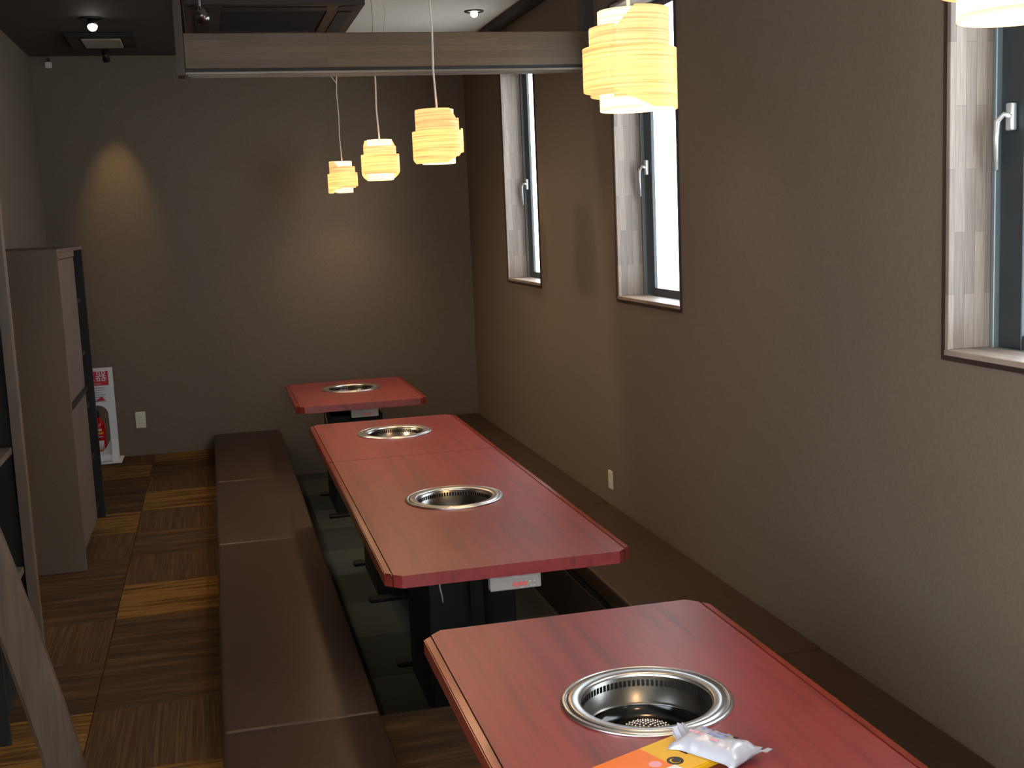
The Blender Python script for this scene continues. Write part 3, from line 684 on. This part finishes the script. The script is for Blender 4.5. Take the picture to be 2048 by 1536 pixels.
# panel with an arched opening, built as outline with a hole cut by bridging left/right halves
def stand_panel(q, y0, y1):
    zi0, zi1 = .06, .405; xi0, xi1 = EX0+.05, EX1-.05
    arc = []
    for k in range(9):
        a = PI-PI/2*k/8; arc.append((xi0+.07+.07*math.cos(a), zi1-.07+.07*math.sin(a)))
    for k in range(9):
        a = PI/2-PI/2*k/8; arc.append((xi1-.07+.07*math.cos(a), zi1-.07+.07*math.sin(a)))
    # lower funnel
    low = [(xi1, .16), (xi1-.035, .10), (xi1-.06, .075), (xi0+.06, .075), (xi0+.035, .10), (xi0, .16)]
    hole = arc+low
    c_ = Vector((cx, .24)); outer = []
    for p_ in hole:
        d = Vector(p_)-c_
        tx = ((EX1-cx) if d.x > 0 else (EX0-cx))/d.x if abs(d.x) > 1e-6 else 1e9
        tz = ((ht-.24) if d.y > 0 else (.012-.24))/d.y if abs(d.y) > 1e-6 else 1e9
        k = min(tx, tz); outer.append(c_+d*k)
    # snap the nearest samples to the outer corners
    for cor in ((EX0, ht), (EX1, ht), (EX1, .012), (EX0, .012)):
        j = min(range(len(outer)), key=lambda i_: (outer[i_]-Vector(cor)).length); outer[j] = Vector(cor)
    V = {}
    for nm, pts in (('h', hole), ('o', outer)):
        for yy in (y0, y1): V[nm, yy] = [q.verts.new((a_[0], yy, a_[1])) for a_ in pts]
    n = len(hole)
    for i_ in range(n):
        j = (i_+1) % n
        q.faces.new((V['h', y0][i_], V['h', y0][j], V['o', y0][j], V['o', y0][i_])); q.faces.new((V['h', y1][j], V['h', y1][i_], V['o', y1][i_], V['o', y1][j]))
        q.faces.new((V['o', y0][i_], V['o', y0][j], V['o', y1][j], V['o', y1][i_])); q.faces.new((V['h', y0][j], V['h', y0][i_], V['h', y1][i_], V['h', y1][j]))
    bmesh.ops.recalc_face_normals(q, faces=q.faces)
q = bmesh.new(); stand_panel(q, BY-.145, BY-.125); fp = obj('front_panel', q, m_white, t)
q = bmesh.new(); box(q, (EX0-.02, BY-.24, 0), (EX1+.02, BY-.005, .011), .004, 2); box(q, (EX0+.03, BY-.20, .0115), (EX1-.03, BY-.146, .055), .012, 3); box(q, (EX0+.03, BY-.1245, .0115), (EX1-.03, BY-.008, .055), .004, 1); obj('base', q, m_white, t)
q = bmesh.new(); prism(q, [(BY-.215, .0115), (BY-.1455, .0115), (BY-.1455, .16), (BY-.155, .16), (BY-.19, .07)], EX1-.045, EX1-.002, axis=0); obj('side_cheek', q, m_white, t)
q = bmesh.new(); prism(q, [(BY-.215, .0115), (BY-.1455, .0115), (BY-.1455, .16), (BY-.155, .16), (BY-.19, .07)], EX0+.002, EX0+.045, axis=0); obj('side_cheek', q, m_white, t)
fy = BY-.1452
obj('red_sign', bx((EX0+.012, fy-.0008, .545), (EX1-.03, fy+.0001, .645)), m_redprint, fp)
obj('lettering', text_bm('消火器', .078, (cx-.010, fy-.0012, .604), (1, 0, 0), (0, 0, 1), .0004), m_white, fp)
obj('lettering', text_bm('FIRE EXTINGUISHER', .017, (cx-.010, fy-.0012, .556), (1, 0, 0), (0, 0, 1), .0003), m_pink, fp)
q = bmesh.new()
for k in range(7):
    z = .525-.016*k; box(q, (EX0+.03, fy-.0006, z), (EX1-.055-.012*(k % 3), fy+.0001, z+.005))
obj('instruction_print', q, m_greyprint, fp)
q = bmesh.new(); prism(q, [(cx+.02, .435), (cx+.085, .437), (cx+.06, .468)], fy-.0009, fy+.0001, axis=1); prism(q, [(cx-.06, .44), (cx-.01, .45), (cx-.03, .475)], fy-.0009, fy+.0001, axis=1)
obj('red_symbol', q, m_redprint, fp)
q = bmesh.new(); prism(q, [(cx-.07, .395), (cx-.06, .39), (cx+.03, .435), (cx+.02, .44)], fy-.0010, fy+.0001, axis=1); obj('hose_symbol', q, m_blackprint, fp)
ex, ey = -.895, BY-.125+.0
ex = -.862; ey = BY-.062
t = thing('fire_extinguisher', (ex, ey, .056), 'red fire extinguisher inside the white stand by the far wall', 'extinguisher')
body = obj('cylinder', lathe(bmesh.new(), [(0, .0), (.040, .0), (.043, .006), (.043, .195), (.038, .222), (.018, .238), (.015, .255), (0, .255)], (ex, ey, .0565), 32), m_red, t, True)
q = bmesh.new(); box(q, (ex-.012, ey-.012, .3115), (ex+.012, ey+.012, .33), .002, 1); box(q, (ex-.008, ey-.04, .33), (ex+.008, ey+.02, .336), .002, 1); box(q, (ex-.008, ey-.038, .345), (ex+.008, ey+.02, .351), .002, 1); box(q, (ex-.008, ey+.008, .336), (ex+.008, ey+.02, .345)); obj('valve_lever', q, m_black, t)
q = bmesh.new(); tube(q, [(ex-.012, ey, .322), (ex-.04, ey, .325), (ex-.056, ey, .30), (ex-.058, ey, .2), (ex-.057, ey, .1)], .007, 10); obj('hose', q, m_blackprint, t, True)
def band(z0, z1, a0, a1, mat, nm):
    q = shell(bmesh.new(), .0436, z0, z1, a0, a1, n=10, nz=1, th=.0005); bmesh.ops.translate(q, verts=q.verts, vec=(ex, ey, .0565)); obj(nm, q, mat, body, True)
band(.03, .09, -PI/2-.45, -PI/2+.75, m_white, 'white_label'); band(.021, .03, -PI/2-.45, -PI/2+.75, m_yellow, 'yellow_band')
band(.135, .15, -PI/2-.3, -PI/2+.75, m_yellow, 'yellow_label'); band(.158, .174, -PI/2-.1, -PI/2+.5, m_offwhite, 'round_label'); band(.112, .122, -PI/2-.3, -PI/2+.7, m_blue, 'blue_label')

# ------------------------------------------------------------------ snack wrappers on the nearest table
def pouch(c, ang, L, W, T, nx=18, ny=10, crumple=.0015, seed=1, flare=0, zofs=0):
    rnd = random.Random(seed); q = bmesh.new(); ca, sa = math.cos(ang), math.sin(ang)
    top, bot = [], []
    for i in range(nx+1):
        u = i/nx; a, b = [], []
        for j in range(ny+1):
            v = j/ny*2-1
            pin = min(1, min(u, 1-u)/.16); pin = pin*pin*(3-2*pin)
            wv = W/2*(1-.10*pin+flare*(1-pin))
            x_, y_ = (u-.5)*L, v*wv
            hgt = T*pin*(1-v*v)**.55+.0012+abs(rnd.gauss(0, crumple))*(1 if 0 < j < ny else .2)+(.004*abs(math.sin(j*2.3)) if pin < .3 else 0)
            a.append(q.verts.new((c[0]+x_*ca-y_*sa, c[1]+x_*sa+y_*ca, TZ+.0008+zofs+hgt))); b.append(q.verts.new((c[0]+x_*ca-y_*sa, c[1]+x_*sa+y_*ca, TZ+.0004+zofs)))
        top.append(a); bot.append(b)
    for i in range(nx):
        for j in range(ny):
            q.faces.new((top[i][j], top[i+1][j], top[i+1][j+1], top[i][j+1])); q.faces.new((bot[i][j+1], bot[i+1][j+1], bot[i+1][j], bot[i][j]))
    for i in range(nx):
        q.faces.new((top[i][0], bot[i][0], bot[i+1][0], top[i+1][0])); q.faces.new((top[i+1][ny], bot[i+1][ny], bot[i][ny], top[i][ny]))
    for j in range(ny):
        q.faces.new((top[0][j+1], bot[0][j+1], bot[0][j], top[0][j])); q.faces.new((top[nx][j], bot[nx][j], bot[nx][j+1], top[nx][j+1]))
    bmesh.ops.recalc_face_normals(q, faces=q.faces)
    return q
# yellow packet: flat card box
ya = math.atan2(2.175-2.105, .835-.665)      # direction of its far edge
d = Vector((math.cos(ya), math.sin(ya))); nn = Vector((d.y, -d.x))
P0 = Vector((.850, 2.182)); Lp, Wp = .235, .135
t = thing('snack_packet', (P0.x-d.x*.1, P0.y-.05, TZ), 'yellow and orange snack packet at the bottom of the photo', 'packet')
def quad(a0, a1, b0, b1): return [tuple(P0-d*a1+nn*b1), tuple(P0-d*a0+nn*b1), tuple(P0-d*a0+nn*b0), tuple(P0-d*a1+nn*b0)]
q = prism(bmesh.new(), quad(0, Lp, 0, Wp), TZ+.0004, TZ+.014); bmesh.ops.bevel(q, geom=list(q.edges), offset=.003, segments=2, affect='EDGES'); body = obj('packet', q, m_yellow, t)
zt = TZ+.0142
obj('orange_print', prism(bmesh.new(), quad(.105, Lp-.004, .004, Wp-.004), zt-.0003, zt+.0002), m_orange, body)
obj('black_mark', prism(bmesh.new(), quad(.038, .052, .050, .082), zt-.0003, zt+.0003), m_blackprint, body)
q = bmesh.new(); cc = P0-d*.088+nn*.088; lathe(q, [(.011, 0), (.0165, .0), (.0165, .0005), (.011, .0005)], (cc.x, cc.y, zt), 24, True); obj('black_ring', q, m_blackprint, body)
q = bmesh.new(); cc = P0-d*.086+nn*.088; lathe(q, [(0, 0), (.0085, .0), (.0085, .0006), (0, .0006)], (cc.x, cc.y, zt), 24); obj('black_dot', q, m_blackprint, body)
q = bmesh.new(); cc = P0-d*.128+nn*.074; lathe(q, [(0, 0), (.013, .0), (.013, .0006), (0, .0006)], (cc.x, cc.y, zt), 24); obj('pink_dot', q, m_pink, body)
obj('white_panel', prism(bmesh.new(), quad(.10, .19, .100, .125), zt-.0003, zt+.0005), m_white, body)
# white crumpled wrapper lying over its end
wa = math.atan2(2.045-2.185, .965-.872); wc = (.893, 2.085)
t = thing('snack_wrapper', (wc[0], wc[1], TZ+.0145), 'crumpled white wrapper with blue and pink print lying over the yellow packet', 'wrapper')
q = pouch(wc, wa, .150, .100, .026, seed=3, crumple=.0028, flare=.12, zofs=.0146); wb = obj('wrapper', q, m_foil, t, True)
cw, sw = math.cos(wa), math.sin(wa)
def wquad(u0, u1, v0, v1, z): return prism(bmesh.new(), [(wc[0]+u*cw-v*sw, wc[1]+u*sw+v*cw) for u, v in ((u0, v0), (u1, v0), (u1, v1), (u0, v1))], z, z+.0006)
for (u0, u1, v0, v1, mm) in ((-.045, -.018, .014, .019, m_blue), (-.008, .022, .013, .018, m_blue), (-.02, .025, -.004, .001, m_blue), (.035, .043, .012, .019, m_blackprint), (-.05, -.03, -.014, -.006, m_pink), (-.026, -.012, -.016, -.008, m_pink), (0, .02, -.02, -.014, m_pink)):
    obj('print_mark', wquad(u0, u1, v0, v1, TZ+.0146+.0325-abs((v0+v1)/2)*.18), mm, wb)
# twisted foil tip and torn tail
q = bmesh.new(); e0 = Vector((wc[0]-cw*.071, wc[1]-sw*.071)); pr_ = []
for k in range(7):
    v = (k/6-.5)*.05; pr_.append((e0.x-v*sw-cw*(.006 if k % 2 else .0), e0.y+v*cw-sw*(.006 if k % 2 else 0)))
lo = [q.verts.new((a, b, TZ+.0155)) for a, b in pr_]; hi = [q.verts.new((a-cw*.012, b-sw*.012, TZ+.034+.010*math.sin(PI*k/6)+(.004 if k % 2 else 0))) for k, (a, b) in enumerate(pr_)]
lo2 = [q.verts.new((a+cw*.004, b+sw*.004, TZ+.0155)) for a, b in pr_]
for k in range(6): q.faces.new((lo[k], lo[k+1], hi[k+1], hi[k])); q.faces.new((lo2[k+1], lo2[k], hi[k], hi[k+1])); q.faces.new((lo[k+1], lo[k], lo2[k], lo2[k+1]))
q.faces.new((lo[0], hi[0], lo2[0])); q.faces.new((lo[6], lo2[6], hi[6]))
obj('crimped_end', q, m_foil, wb)
q = bmesh.new(); prism(q, [(.925, 2.062), (.945, 2.080), (.968, 2.076), (.978, 2.046), (.955, 2.036), (.930, 2.030)], TZ+.016, TZ+.0172); prism(q, [(.974, 2.046), (.992, 2.054), (.998, 2.046), (.980, 2.036)], TZ+.0162, TZ+.0174); obj('torn_tail', q, m_foil, wb)
